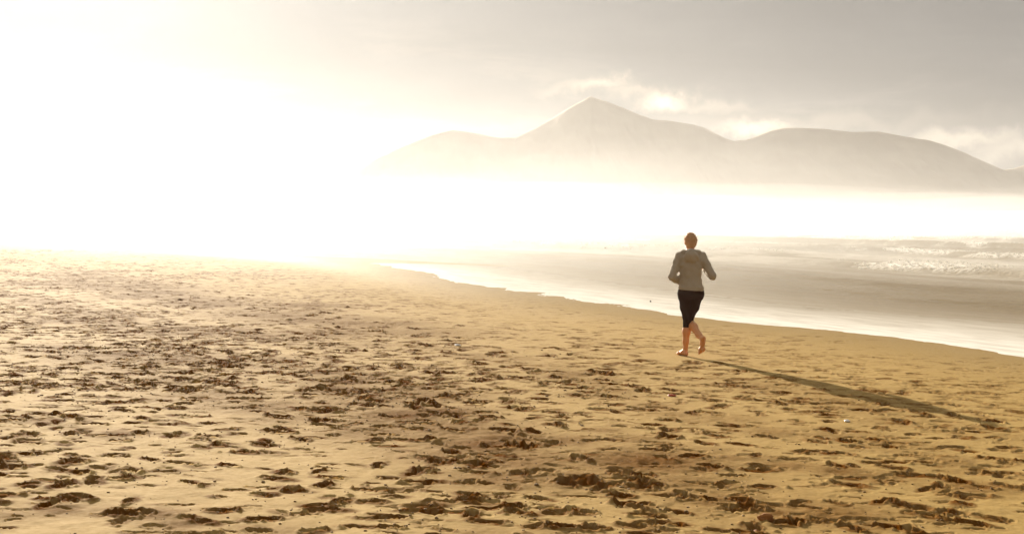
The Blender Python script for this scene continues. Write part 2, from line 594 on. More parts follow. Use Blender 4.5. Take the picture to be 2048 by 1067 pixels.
for k, (px, py, h, wf, wb, wig, fa, fb, fo) in enumerate(wave_px):
    s0 = s_of(px, py)
    a_c = al_of(px, py)
    a0, a1 = sorted((al_of(fa, py + (fa - px) * .045), al_of(fb, max(445, py + (fb - px) * .045))))
    z, u, env = breaker(SD, ALONG, s0, h, wf, wb, wig, k + 3, -60, 400)
    SZ += z
    lace = fbm(SX * .9, SY * .5, 4, 60 + k)
    inr = sstep(ALONG, a0 - 3, a0 + 3) * sstep(ALONG, a1 + 3, a1 - 3)
    band = np.exp(-(np.where(u < 0, u / (wf * 1.3), u / (wb * .9))) ** 2) * fo
    FOAM = np.maximum(FOAM, band * inr * sstep(lace, .38, .56))
    W_LIST.append((s0, h, wf, wb, wig, k + 3, a0, a1, fo))
# swash: thin foamy sheet running up the sand, thinning seawards
sw = np.exp(-(np.maximum(SD, 0) / 3.7) ** 2.0)
streak = fbm(ALONG * .10 + SD * .05, SD * .8, 4, 77)
SWASH = sw * (.72 + .45 * streak)
SWASH = np.maximum(SWASH, .64 * np.exp(-((SD - 20.5) / 6.5) ** 2) * (.45 + .55 * sstep(streak, .25, .6)))
# small chop and long swell
amp = sstep(SD, 3.0, 9.0)
SZ += (fbm(ALONG * .5, SD * 1.4, 4, 80) - .5) * .05 * amp * np.exp(-(SD / 250) ** 2)
SZ += (fbm(ALONG * .05, SD * .16, 3, 83) - .5) * .22 * sstep(SD, 14, 40)
SZ += np.where(SD < 0, SD * .03, 0) - .004
SZ += (fbm(SX * 1.2, SY * .9, 3, 85) - .5) * .010 * np.exp(-(SD / 4.0) ** 2)
SZ = np.where(SD < -1.5, np.minimum(SZ, -.2 + 0.0 * SZ), SZ)
SZ = np.where(SD < -1.5, SZ - np.minimum(-(SD + 1.5), 3.0) * .3, SZ)
nr, nc = SX.shape
idx = np.arange(nr * nc).reshape(nr, nc)
F = np.stack([idx[:-1, :-1], idx[1:, :-1], idx[1:, 1:], idx[:-1, 1:]], -1).reshape(-1, 4)
keepf = (SD.ravel()[F] > -2.5).any(1)
F = F[keepf]

water_m, nt, b, o_ = material('sea_water')
geo = nt.n('ShaderNodeNewGeometry')
foam = nt.n('ShaderNodeAttribute', attribute_name='foam').outputs['Fac']
swash = nt.n('ShaderNodeAttribute', attribute_name='swash').outputs['Fac']
chop = nt.n('ShaderNodeAttribute', attribute_name='chop').outputs['Fac']
rot = nt.n('ShaderNodeMapping', ins={'Vector': geo.outputs['Position'], 'Rotation': (0, 0, shore_ang)})
strv = nt.n('ShaderNodeMapping', ins={'Vector': rot.outputs[0], 'Scale': (1.0, .22, 1.0)})
nA = nt.n('ShaderNodeTexNoise', ins={'Vector': strv.outputs[0], 'Scale': 3.2, 'Detail': 6.0, 'Roughness': .6}).outputs[0]
nB = nt.n('ShaderNodeTexNoise', ins={'Vector': geo.outputs['Position'], 'Scale': 5.0, 'Detail': 5.0, 'Roughness': .6}).outputs[0]
fm = nt.m('MULTIPLY', swash, nt.ramp(nA, .30, .62, .80, 1.10), clamp=True)
fm = nt.m('MAXIMUM', fm, nt.m('MULTIPLY', foam, nt.ramp(nB, .36, .55), clamp=True))
bc = nt.mix(fm, (.18, .125, .052, 1), (.80, .76, .68, 1))
nt.link(bc, b.inputs['Base Color'])
nt.link(nt.m('ADD', .14, nt.m('MULTIPLY', fm, .45)), b.inputs['Roughness'])
b.inputs['IOR'].default_value = 1.33
b.inputs['Specular IOR Level'].default_value = .003
hh = nt.m('MULTIPLY', nB, chop)
hh = nt.m('ADD', hh, nt.m('MULTIPLY', nA, nt.m('ADD', .04, nt.m('MULTIPLY', chop, .5))))
bp = nt.n('ShaderNodeBump', ins={'Height': hh, 'Strength': 1.0, 'Distance': .08})
nt.link(bp.outputs[0], b.inputs['Normal'])
sea = mesh_obj('sea', np.stack([SX, SY, SZ], -1).reshape(-1, 3), F, water_m)
attr(sea, 'foam', FOAM)
attr(sea, 'swash', SWASH)
attr(sea, 'chop', amp * (.35 + .65 * np.exp(-(SD / 30) ** 2)))
tag(sea, 'shallow surf and sea beyond the beach fading into mist', kind='structure')

# broken white water: lumps of foam tumbling along the crests, one mass
foam_m, nt, b, o_ = material('foam')
b.inputs['Base Color'].default_value = (.82, .80, .75, 1)
b.inputs['Roughness'].default_value = .8
tr = nt.n('ShaderNodeBsdfTranslucent', ins={'Color': (.82, .79, .73, 1)})
mx_ = nt.n('ShaderNodeMixShader', ins={0: .75, 1: b.outputs[0], 2: tr.outputs[0]})
nt.link(mx_.outputs[0], o_.inputs['Surface'])
ico_v = np.array([(0, 0, 1), (.894, 0, .447), (.276, .851, .447), (-.724, .526, .447), (-.724, -.526, .447), (.276, -.851, .447),
                  (.724, .526, -.447), (-.276, .851, -.447), (-.894, 0, -.447), (-.276, -.851, -.447), (.724, -.526, -.447), (0, 0, -1)])
ico_f = np.array([(0, 1, 2), (0, 2, 3), (0, 3, 4), (0, 4, 5), (0, 5, 1), (1, 6, 2), (2, 7, 3), (3, 8, 4), (4, 9, 5), (5, 10, 1),
                  (6, 7, 2), (7, 8, 3), (8, 9, 4), (9, 10, 5), (10, 6, 1), (11, 7, 6), (11, 8, 7), (11, 9, 8), (11, 10, 9), (11, 6, 10)])
cand = np.argwhere((FOAM > .35) & (np.abs(TT) < math.radians(27)) & (RG < 330))
area = (np.gradient(SR)[:, None] * RG * np.gradient(ST)[None, :])
wts = area[cand[:, 0], cand[:, 1]] * FOAM[cand[:, 0], cand[:, 1]] / RG[cand[:, 0], cand[:, 1]] ** .8
wts /= wts.sum()
pick = cand[RNG.choice(len(cand), 9000, p=wts)]
fv, ff = [], []
for n_, (i, j) in enumerate(pick):
    r = SR[i]
    sc = RNG.uniform(.010, .030) * (r / 45.0) ** .75
    q = ico_v * (sc * RNG.uniform(.6, 1.3, (12, 1))) * np.array([RNG.uniform(.9, 1.8), RNG.uniform(.9, 1.8), RNG.uniform(.6, 1.0)])
    fv.append(q + np.array([SX[i, j] + RNG.normal(0, .08), SY[i, j] + RNG.normal(0, .08), SZ[i, j] + sc * RNG.uniform(-.5, .5)]))
    ff.append(ico_f + 12 * n_)
wf_o = mesh_obj('wave_foam', np.concatenate(fv), np.concatenate(ff), foam_m)
tag(wf_o, 'white broken foam along the breaking wave crests', 'foam', kind='stuff')

# ------------------------------------------------------------------ mountains across the bay
mount_m = simple_mat('mountain_rock', (.22, .17, .11), (.30, .24, .165), .012, .95)


def mountain(name, sil, dist, depth, seed, label):
    """a range with the given skyline, ridges and gullies running down towards the sea"""
    az_, h_ = [], []
    for p in sil:
        r = ray(*p)
        az_.append(r[0] / r[1])
        h_.append(CAM_Z + r[2] / r[1] * dist)
    nx, ny = 1400, 81
    xs = np.linspace(az_[0] * dist, az_[-1] * dist, nx)
    H = np.interp(xs, np.array(az_) * dist, h_)
    k = np.hanning(7)
    H = np.convolve(np.pad(H, 3, mode='edge'), k / k.sum(), 'valid')
    H = H + (fbm(xs * .022, xs * 0 + seed, 4, seed) - .5) * 5 * np.clip(H / 120, 0, 1)
    ys = np.linspace(-1, 1, ny)
    X, V = np.meshgrid(xs, ys)
    Y = dist + V * depth + ((fbm(xs * .0011, xs * 0 + 2.0, 3, seed + 9) - .5) * 500)[None, :]
    gul = fbm(X * .006 + V * .8, V * 1.6 + X * .0012, 5, seed) - .5
    fall = np.clip(1 - np.abs(V), 0, 1) ** 1.12
    Z = H[None, :] * fall * (1 + .8 * gul * np.abs(V) ** .6)
    Z += (fbm(X * .02, Y * .02, 4, seed + 5) - .5) * 14 * fall * (.12 + np.abs(V))
    Z -= 2 * (np.abs(V) > .985)
    # keep skyline: scale X with distance so that nothing in front overtops it
    i = np.arange(nx * ny).reshape(ny, nx)
    f = np.stack([i[:-1, :-1], i[:-1, 1:], i[1:, 1:], i[1:, :-1]], -1).reshape(-1, 4)
    o = mesh_obj(name, np.stack([X, Y, Z], -1).reshape(-1, 3), f, mount_m)
    return tag(o, label, kind='structure')


mountain('mountain_range', [(520, 425), (620, 380), (690, 340), (740, 318), (790, 297), (830, 282), (865, 268), (905, 258), (935, 262), (965, 267),
                            (1000, 271), (1030, 271), (1070, 252), (1110, 230), (1150, 206), (1183, 188), (1215, 199), (1250, 212), (1285, 228),
                            (1310, 237), (1330, 237), (1355, 241), (1385, 246), (1410, 252), (1440, 268), (1470, 282), (1490, 281), (1515, 272),
                            (1540, 262), (1562, 257), (1600, 257), (1640, 260), (1690, 266), (1745, 266), (1790, 276), (1830, 283), (1870, 294),
                            (1890, 302), (1920, 315), (1950, 327), (1985, 341), (2010, 338), (2060, 326), (2120, 305), (2200, 285), (2300, 292),
                            (2420, 330), (2560, 380), (2700, 425)], 4200, 470, 13,
         'hazy mountain range with one pointed peak across the bay')

# ------------------------------------------------------------------ air: one even haze and a low bank of sea mist
def volume_mat(name, density, aniso, color):
    m = bpy.data.materials.new(name)
    m.use_nodes = True
    m.node_tree.nodes.clear()
    nt = NT(m.node_tree)
    o = nt.n('ShaderNodeOutputMaterial')
    v = nt.n('ShaderNodeVolumePrincipled', ins={'Color': (*color, 1), 'Density': density, 'Anisotropy': aniso})
    nt.link(v.outputs[0], o.inputs['Volume'])
    return m


def box_mesh(x0, x1, y0, y1, z0, z1):
    v = [(x, y, z) for z in (z0, z1) for y in (y0, y1) for x in (x0, x1)]
    f = [(0, 2, 3, 1), (4, 5, 7, 6), (0, 1, 5, 4), (2, 6, 7, 3), (0, 4, 6, 2), (1, 3, 7, 5)]
    return v, f


v, f = box_mesh(-6500, 6500, -6500, 6500, -4.0, 372.0)
haze = mesh_obj('haze', v, f, volume_mat('haze_air', 2.15e-5, .55, (1.0, 1.0, 1.0)), smooth=False)
tag(haze, 'pale warm haze hanging over the whole bay', 'haze', kind='stuff')

mx = np.concatenate([-np.geomspace(2600, 60, 40), np.linspace(-55, 55, 45), np.geomspace(60, 2600, 40)])
my = np.geomspace(23, 2700, 95)
MX, MY = np.meshgrid(mx, my)
MT = 1.9 + (1.3 + 3.4 * sstep(MX, 170, -120)) * sstep(MY, 160, 900)
MT *= .85 + .3 * fbm(MX * .011, MY * .006, 3, 91)
MT *= sstep(MY, 20, 60) * sstep(MY, 2750, 2000) * sstep(np.abs(MX), 2650, 1500)
MT *= 1 - .85 * sstep(shore_dist(MX, MY), -4, 10) * sstep(MY, 170, 80)      # the spray hangs over the surf, not over the beach
MTZ = MT - .2


def bank(name, MX, MY, MZ, mat):
    """closed body of mist between the sea and a billowing top"""
    nr, nc = MX.shape
    n_ = nr * nc
    top = np.stack([MX, MY, MZ], -1).reshape(-1, 3)
    bot = np.stack([MX, MY, np.full_like(MX, -1.2)], -1).reshape(-1, 3)
    i = np.arange(n_).reshape(nr, nc)
    ft = np.stack([i[:-1, :-1], i[:-1, 1:], i[1:, 1:], i[1:, :-1]], -1).reshape(-1, 4)
    fb = ft[:, ::-1] + n_
    loop = np.concatenate([i[0, :-1], i[:-1, -1], i[-1, :0:-1], i[:0:-1, 0]])
    nxt = np.roll(loop, -1)
    fs = np.stack([loop, loop + n_, nxt + n_, nxt], -1)
    return mesh_obj(name, np.concatenate([top, bot]), np.concatenate([ft, fb, fs]), mat)


UX, UY = np.meshgrid(np.linspace(-2600, 2400, 110), np.linspace(-900, 3300, 90))
UT = (22 + 11 * sstep(UX, 420, -300)) * (.55 + .9 * fbm(UX * .0045, UY * .0030, 4, 97))
UT *= sstep(UY, -890, -300) * sstep(UY, 3320, 2300) * sstep(np.abs(UX + 100), 2500, 1700)
high = bank('sea_mist', UX, UY, UT - .3, volume_mat('thin_mist_air', 1.75e-4, .58, (.99, .99, 1.0)))
tag(high, 'thin veil of mist rising against the foot of the far mountains', 'mist', kind='stuff')
mist = bank('sea_mist', MX, MY, MTZ, volume_mat('mist_air', 5.5e-3, .58, (.97, .99, 1.0)))
tag(mist, 'low bright bank of sea mist over the surf, thickest to the left', 'mist', kind='stuff')


# ------------------------------------------------------------------ runner
def nets(fn, lo, hi, h):
    """surface of a distance field as quads (surface nets)"""
    lo, hi = np.array(lo, float), np.array(hi, float)
    n = np.ceil((hi - lo) / h).astype(int) + 1
    ax = [lo[k] + h * np.arange(n[k]) for k in range(3)]
    X, Y, Z = np.meshgrid(*ax, indexing='ij')
    V = fn(X, Y, Z)
    ins = V < 0
    acc = np.zeros(tuple(n - 1) + (3,))
    cnt = np.zeros(tuple(n - 1))
    corners = [(a, b_, c) for a in (0, 1) for b_ in (0, 1) for c in (0, 1)]

    def sub(A, o):
        return A[o[0]:A.shape[0] - 1 + o[0], o[1]:A.shape[1] - 1 + o[1], o[2]:A.shape[2] - 1 + o[2]]
    for a in corners:
        for k in range(3):
            if a[k] == 0:
                c = list(a)
                c[k] = 1
                va, vb = sub(V, a), sub(V, c)
                m = (va < 0) != (vb < 0)
                tt = np.where(m, va / np.where(m, va - vb, 1), 0)
                for q in range(3):
                    acc[..., q] += np.where(m, a[q] + (tt if q == k else 0), 0)
                cnt += m
    act = cnt > 0
    ids = np.full(act.shape, -1, dtype=np.int64)
    ids[act] = np.arange(act.sum())
    cell = np.argwhere(act)
    verts = lo + h * (cell + acc[act] / cnt[act][:, None])
    quads = []
    for k in range(3):
        u, w = (k + 1) % 3, (k + 2) % 3
        sl0 = [slice(1, n[q] - 1) for q in range(3)]
        sl0[k] = slice(0, n[k] - 1)
        sl1 = list(sl0)
        sl1[k] = slice(1, n[k])
        a, b_ = ins[tuple(sl0)], ins[tuple(sl1)]
        pos = np.argwhere(a != b_)
        flip = a[tuple(pos.T)]
        base_ = pos + np.array([0 if q == k else 1 for q in range(3)])

        def cid(du, dw):
            p = base_.copy()
            p[:, u] -= du
            p[:, w] -= dw
            return ids[tuple(p.T)]
        q4 = np.stack([cid(1, 1), cid(0, 1), cid(0, 0), cid(1, 0)], -1)
        q4[~flip] = q4[~flip][:, ::-1]
        quads.append(q4)
    return verts, np.concatenate(quads)


def local(P, lo, hi, fn, far=.5):
    """evaluate a part of a distance field only inside its own bounds"""
    sl = []
    for k in range(3):
        axis = P[k][tuple(slice(None) if q == k else 0 for q in range(3))]
        sl.append(slice(int(np.searchsorted(axis, lo[k])), int(np.searchsorted(axis, hi[k]))))
    out_ = np.full(P[0].shape, far)
    sl = tuple(sl)
    if out_[sl].size:
        out_[sl] = fn(tuple(p[sl] for p in P))
    return out_


def smin(a, b_, k):
    h = np.clip(.5 + .5 * (b_ - a) / k, 0, 1)
    return b_ * (1 - h) + a * h - k * h * (1 - h)


def cone(P, a, b_, ra, rb):
    a, b_ = np.array(a, float), np.array(b_, float)
    e = b_ - a
    q = [P[k] - a[k] for k in range(3)]
    h = np.clip((q[0] * e[0] + q[1] * e[1] + q[2] * e[2]) / (e @ e), 0, 1)
    return np.sqrt(sum((q[k] - h * e[k]) ** 2 for k in range(3))) - (ra + (rb - ra) * h)


def ell(P, c, r):
    q = [(P[k] - c[k]) / r[k] for k in range(3)]
    k0 = np.sqrt(q[0] ** 2 + q[1] ** 2 + q[2] ** 2)
    return (k0 - 1) * min(r)


def chain(P, pts, k=.02):
    d = None
    for (a, ra), (b_, rb) in zip(pts[:-1], pts[1:]):
        c = cone(P, a, b_, ra, rb)
        d = c if d is None else smin(d, c, k)
    return d


def slices(P, rows):
    """trunk as stacked ellipses: z, centre x, centre y, half width, half depth"""
    R = np.array(rows, float)
    z = np.clip(P[2], R[0, 0], R[-1, 0])
    cx, cy, a, b_ = (np.interp(z, R[:, 0], R[:, k]) for k in (1, 2, 3, 4))
    k0 = np.sqrt(((P[0] - cx) / a) ** 2 + ((P[1] - cy) / b_) ** 2)
    d = (k0 - 1) * np.minimum(a, b_)
    dzv = np.maximum(R[0, 0] - P[2], P[2] - R[-1, 0])
    return np.where(dzv > 0, np.sqrt(np.maximum(d, 0) ** 2 + np.maximum(dzv, 0) ** 2), d)


# joints, measured from the photograph: x to the right, y away from the camera, z up, origin under the standing foot
NECK, HEAD = (.012, .075, 1.455), (.022, .105, 1.545)
SHL, SHR = (-.135, .045, 1.345), (.170, .045, 1.350)
ELL, WRL = (-.245, -.06, 1.075), (-.105, .150, .995)
ELR, WRR = (.300, -.075, 1.085), (.235, .150, 1.165)
HPL, HPR = (-.060, .0, .845), (.095, .005, .845)
KNL, ANL = (-.028, .004, .465), (-.052, .0, .085)
KNR, ANR = (-.002, .090, .470), (.140, -.270, .262)
TRUNK = [(.78, .018, .0, .150, .100), (.84, .018, -.005, .165, .115), (.90, .018, -.005, .160, .112), (.97, .015, .01, .142, .100),
         (1.05, .012, .02, .132, .094), (1.15, .012, .03, .145, .104), (1.25, .014, .04, .158, .110), (1.33, .016, .048, .160, .100),
         (1.39, .016, .058, .120, .078), (1.43, .014, .066, .060, .060)]


def grow(rows, a):
    return [(z, cx, cy, w + a, d + a) for z, cx, cy, w, d in rows]


def leg_l(P, a=0.0):
    return chain(P, [(HPL, .090 + a), ((-.052, .012, .66), .068 + a), ((-.034, .012, .55), .055 + a), (KNL, .048 + a), ((-.040, .0, .335), .053 + a),
                     ((-.048, .0, .20), .039 + a), (ANL, .034 + a)], .03)


def leg_r(P, a=0.0):
    return chain(P, [(HPR, .090 + a), ((.060, .050, .66), .070 + a), ((.016, .072, .55), .056 + a), (KNR, .048 + a), ((.052, -.050, .400), .054 + a),
                     ((.105, -.180, .300), .040 + a), (ANR, .033 + a)], .03)


def arm(P, sh, elb, wr, a=0.0):
    mid = tuple(.55 * e + .45 * w for e, w in zip(elb, wr))
    return chain(P, [(sh, .058 + a), (elb, .043 + a), (mid, .041 + a), (wr, .029 + a)], .02)


def foot(P, heel, ball, toe, side, up):
    """heel, ball and five toes; side points to the little toe"""
    heel, ball, toe, side, up = (np.array(q, float) for q in (heel, ball, toe, side, up))
    d = chain(P, [(heel, .032), (heel * .55 + ball * .45 + up * .018, .033), (ball, .029)], .02)
    d = smin(d, cone(P, ball - side * .022, ball + side * .026, .026, .021), .02)
    for k in range(5):
        o_ = side * (-.030 + .0155 * k)
        r = .0135 - .0013 * k
        L = 1.0 - .13 * k
        d = smin(d, cone(P, ball + o_ * .95, ball + (toe - ball) * L + o_, r + .004, r), .008)
    return d


def hand(P, wr, aim, up):
    """loose fist: palm, four curled fingers, thumb along the side"""
    wr, aim, up = (np.array(q, float) for q in (wr, aim, up))
    aim /= np.linalg.norm(aim)
    side = np.cross(aim, up)
    side /= np.linalg.norm(side)
    up = np.cross(side, aim)
    d = chain(P, [(wr, .027), (wr + aim * .045, .028), (wr + aim * .085, .024)], .02)
    d = smin(d, cone(P, wr + aim * .075 - up * .028, wr + aim * .075 + up * .028, .020, .022), .015)
    for k in range(4):
        o_ = up * (.032 - .021 * k)
        L = (1.0, 1.08, 1.0, .82)[k]
        p0 = wr + aim * .088 + o_
        p1 = p0 + aim * .030 * L + side * .022
        p2 = p1 - aim * .012 + side * .026 * L
        p3 = p2 - aim * .026 * L
        d = smin(d, chain(P, [(p0, .0105), (p1, .0100), (p2, .0092), (p3, .0082)], .004), .006)
    t0 = wr + aim * .035 + up * .030 + side * .006
    t1 = t0 + aim * .036 + up * .014 + side * .016
    t2 = t1 + aim * .022 + side * .022
    d = smin(d, chain(P, [(t0, .014), (t1, .011), (t2, .0095)], .005), .008)
    return d


FOOT_L = ((-.050, -.035, .034), (-.112, .105, .030), (-.140, .165, .020), (-.90, -.42, 0), (0, 0, 1))
FOOT_R = ((.150, -.298, .268), (.136, -.268, .120), (.130, -.246, .062), (.98, -.15, .05), (.0, .97, .2))


def head_sdf(P):
    hx, hy, hz = HEAD
    d = ell(P, (hx, hy - .008, hz + .018), (.074, .092, .092))
    d = smin(d, ell(P, (hx, hy + .035, hz - .045), (.052, .055, .062)), .03)        # jaw
    d = smin(d, cone(P, (hx, hy + .085, hz + .010), (hx, hy + .108, hz - .022), .010, .013), .014)   # nose
    d = smin(d, cone(P, (hx - .02, hy + .080, hz - .052), (hx + .02, hy + .080, hz - .052), .009, .009), .012)   # lips
    for sx in (-1, 1):
        d = np.maximum(d, -ell(P, (hx + sx * .031, hy + .098, hz + .012), (.017, .014, .012)))
        d = np.minimum(d, ell(P, (hx + sx * .031, hy + .078, hz + .012), (.013, .013, .013)))         # eyeball
        d = smin(d, ell(P, (hx + sx * .076, hy - .004, hz - .004), (.010, .019, .030)), .008)         # ear
    return d


def body_sdf(X, Y, Z):
    P = (X, Y, Z)
    d = local(P, (-.3, -.3, .68), (.3, .3, 1.55), lambda Q: slices(Q, TRUNK))
    d = smin(d, local(P, (-.3, -.42, -.1), (.3, .25, 1.05), lambda Q: smin(leg_l(Q), leg_r(Q), .015)), .04)
    d = smin(d, local(P, (-.28, -.15, -.1), (.08, .30, .2), lambda Q: foot(Q, *FOOT_L)), .025)
    d = smin(d, local(P, (0, -.42, -.1), (.28, -.1, .36), lambda Q: foot(Q, *FOOT_R)), .025)
    for sh, e, w, aim, up in ((SHL, ELL, WRL, (.12, .9, -.1), (.5, 0, .9)), (SHR, ELR, WRR, (-.25, .9, .35), (-.4, 0, .9))):
        d = smin(d, local(P, (-.4, -.25, .85), (.45, .3, 1.5), lambda Q: arm(Q, sh, e, w)), .03)
        d = smin(d, local(P, [q - .12 for q in w[:1]] + [w[1] - .1, w[2] - .14], [w[0] + .12, w[1] + .25, w[2] + .2],
                          lambda Q: hand(Q, w, aim, up)), .012)
    d = smin(d, local(P, (-.2, -.1, 1.25), (.25, .3, 1.8),
                      lambda Q: smin(cone(Q, (.014, .060, 1.40), (HEAD[0], HEAD[1] - .015, HEAD[2] - .02), .056, .052), head_sdf(Q), .02)), .03)
    return d


def folds(X, Y, Z):
    return (np.sin(Z * 62 + X * 34 + np.sin(Y * 30 + X * 22) * 1.6) * .0024
            + np.sin(X * 70 - Z * 26 + np.sin(Z * 33) * 2.0) * .0020)


def hoodie_sdf(X, Y, Z):
    P = (X, Y, Z)
    rows = [(.885, .018, -.004, .166, .124), (.93, .018, .0, .172, .128), (1.00, .016, .010, .154, .118), (1.08, .014, .02, .147, .114),
            (1.16, .014, .03, .156, .120), (1.25, .015, .04, .168, .122), (1.33, .017, .048, .172, .114), (1.385, .017, .058, .132, .090),
            (1.42, .016, .066, .085, .074)]
    d = slices(P, rows)
    for sh, e, w in ((SHL, ELL, WRL), (SHR, ELR, WRR)):
        d = smin(d, arm(P, sh, e, w, .007), .035)
        cuff = cone(P, np.array(w) * .82 + np.array(e) * .18, w, .044, .038)
        d = smin(d, cuff, .012)
    # hood lying on the shoulders and its rim round the neck
    hood = ell(P, (.016, -.060, 1.345), (.100, .055, .085))
    d = smin(d, hood, .018)
    for (a, b_) in (((-.085, .02, 1.405), (.016, -.045, 1.425)), ((.016, -.045, 1.425), (.115, .02, 1.405)),
                    ((-.085, .02, 1.405), (-.05, .13, 1.375)), ((.115, .02, 1.405), (.08, .13, 1.375))):
        d = smin(d, cone(P, a, b_, .030, .030), .025)
    hem = np.abs(np.maximum(np.abs(Z - .918 + .02 * X) - .022, 0))
    d = d - .006 * np.exp(-(hem / .012) ** 2)
    d = d + folds(X, Y, Z)
    d = np.maximum(d, .893 - .07 * (X - .02) - Z)
    # sleeves end at the wrists, neck stays open
    d = np.maximum(d, -cone(P, (.014, .062, 1.41), (.02, .10, 1.56), .060, .085))
    return d


def leggings_sdf(X, Y, Z):
    P = (X, Y, Z)
    tr = grow([r for r in TRUNK if r[0] < 1.0], .007)
    L, R = leg_l(P, .005), leg_r(P, .005)
    cutl = .39 - Z
    e = np.array(ANR) - np.array(KNR)
    e /= np.linalg.norm(e)
    alongr = (X - KNR[0]) * e[0] + (Y - KNR[1]) * e[1] + (Z - KNR[2]) * e[2] - .088
    inshank = np.where(Z < .55, alongr, -1.0)
    L = np.maximum(L, cutl)
    R = np.maximum(R, inshank)
    d = smin(smin(L, R, .012), slices(P, tr), .04)
    cr = np.sin(Z * 90 + X * 40) * .0015 * np.exp(-((Z - .5) / .1) ** 2)
    return d + cr


skin_m, nt, b, o_ = material('skin')
co = nt.n('ShaderNodeTexCoord')
no = nt.n('ShaderNodeTexNoise', ins={'Vector': co.outputs['Object'], 'Scale': 14.0, 'Detail': 4.0})
nt.link(nt.mix(no.outputs[0], (.60, .25, .085, 1), (.68, .31, .115, 1)), b.inputs['Base Color'])
b.inputs['Roughness'].default_value = .55
b.inputs['Subsurface Weight'].default_value = .15
b.inputs['Subsurface Radius'].default_value = (.012, .005, .003)
b.inputs['Subsurface Scale'].default_value = 1.0

hood_m, nt, b, o_ = material('grey_fleece')
co = nt.n('ShaderNodeTexCoord')
no = nt.n('ShaderNodeTexNoise', ins={'Vector': co.outputs['Object'], 'Scale': 16.0, 'Detail': 5.0})
no2 = nt.n('ShaderNodeTexNoise', ins={'Vector': co.outputs['Object'], 'Scale': 400.0, 'Detail': 2.0})
nt.link(nt.mix(no.outputs[0], (.33, .275, .195, 1), (.40, .335, .245, 1)), b.inputs['Base Color'])
b.inputs['Roughness'].default_value = .95
b.inputs['Specular IOR Level'].default_value = .1
b.inputs['Sheen Weight'].default_value = .25
bp = nt.n('ShaderNodeBump', ins={'Height': nt.m('ADD', no.outputs[0], nt.m('MULTIPLY', no2.outputs[0], .15)), 'Strength': .5, 'Distance': .015})
nt.link(bp.outputs[0], b.inputs['Normal'])
legg_m = simple_mat('black_leggings', (.022, .007, .002), (.032, .010, .003), 20, .8, .1, .05)
hair_m, nt, b, o_ = material('sandy_hair')
co = nt.n('ShaderNodeTexCoord')
no = nt.n('ShaderNodeTexNoise', ins={'Vector': co.outputs['Object'], 'Scale': 70.0, 'Detail': 5.0})
hc = nt.mix(no.outputs[0], (.72, .47, .21, 1), (.88, .64, .34, 1))
nt.link(hc, b.inputs['Base Color'])
b.inputs['Roughness'].default_value = .5
nt.link(nt.n('ShaderNodeBump', ins={'Height': no.outputs[0], 'Strength': .6, 'Distance': .01}).outputs[0], b.inputs['Normal'])
tl = nt.n('ShaderNodeBsdfTranslucent', ins={'Color': hc})
nt.link(nt.n('ShaderNodeMixShader', ins={0: .5, 1: b.outputs[0], 2: tl.outputs[0]}).outputs[0], o_.inputs['Surface'])

GZ = beach_z(FOOT[0], FOOT[1])
body_v, body_f = nets(body_sdf, (-.33, -.40, -.02), (.38, .34, 1.70), .0062)
GZ += -.004
runner = mesh_obj('person', body_v, body_f, skin_m)
# the ankle joint of the standing leg is the origin in x: place it on its pixel
runner.location = (FOOT[0] + .085, FOOT[1], GZ)
tag(runner, 'barefoot runner in grey hoodie and black cropped leggings, seen from behind', 'person')
hv, hf = nets(hoodie_sdf, (-.34, -.20, .86), (.39, .24, 1.50), .0065)
mesh_obj('hoodie', hv, hf, hood_m, runner)
lv, lf = nets(leggings_sdf, (-.20, -.22, .38), (.24, .17, 1.02), .0065)
mesh_obj('leggings', lv, lf, legg_m, runner)


def hair_sdf(X, Y, Z):
    P = (X, Y, Z)
    hx, hy, hz = HEAD
    d = ell(P, (hx, hy - .018, hz + .026), (.084, .097, .098))
    d = smin(d, ell(P, (hx, hy - .045, hz - .038), (.066, .055, .055)), .03)
    d = np.maximum(d, -(hz - .075 + np.maximum(Y - hy + .03, 0) * 1.2 - Z) * -1 if False else (hz - .082 + np.maximum(Y - hy + .02, 0) * 1.25) - Z)
    d = np.maximum(d, (Y - hy - .052) + (np.abs(X - hx) * -.1))
    tuft = (np.sin(X * 95 + Z * 30 + np.sin(Y * 60) * 2) * np.sin(Z * 70 + Y * 50 + np.sin(X * 70) * 1.5)) * .007
    return d + tuft


hrv, hrf = nets(hair_sdf, (-.09, -.06, 1.44), (.13, .20, 1.69), .005)
hair = mesh_obj('hair', hrv, hrf, hair_m, runner)
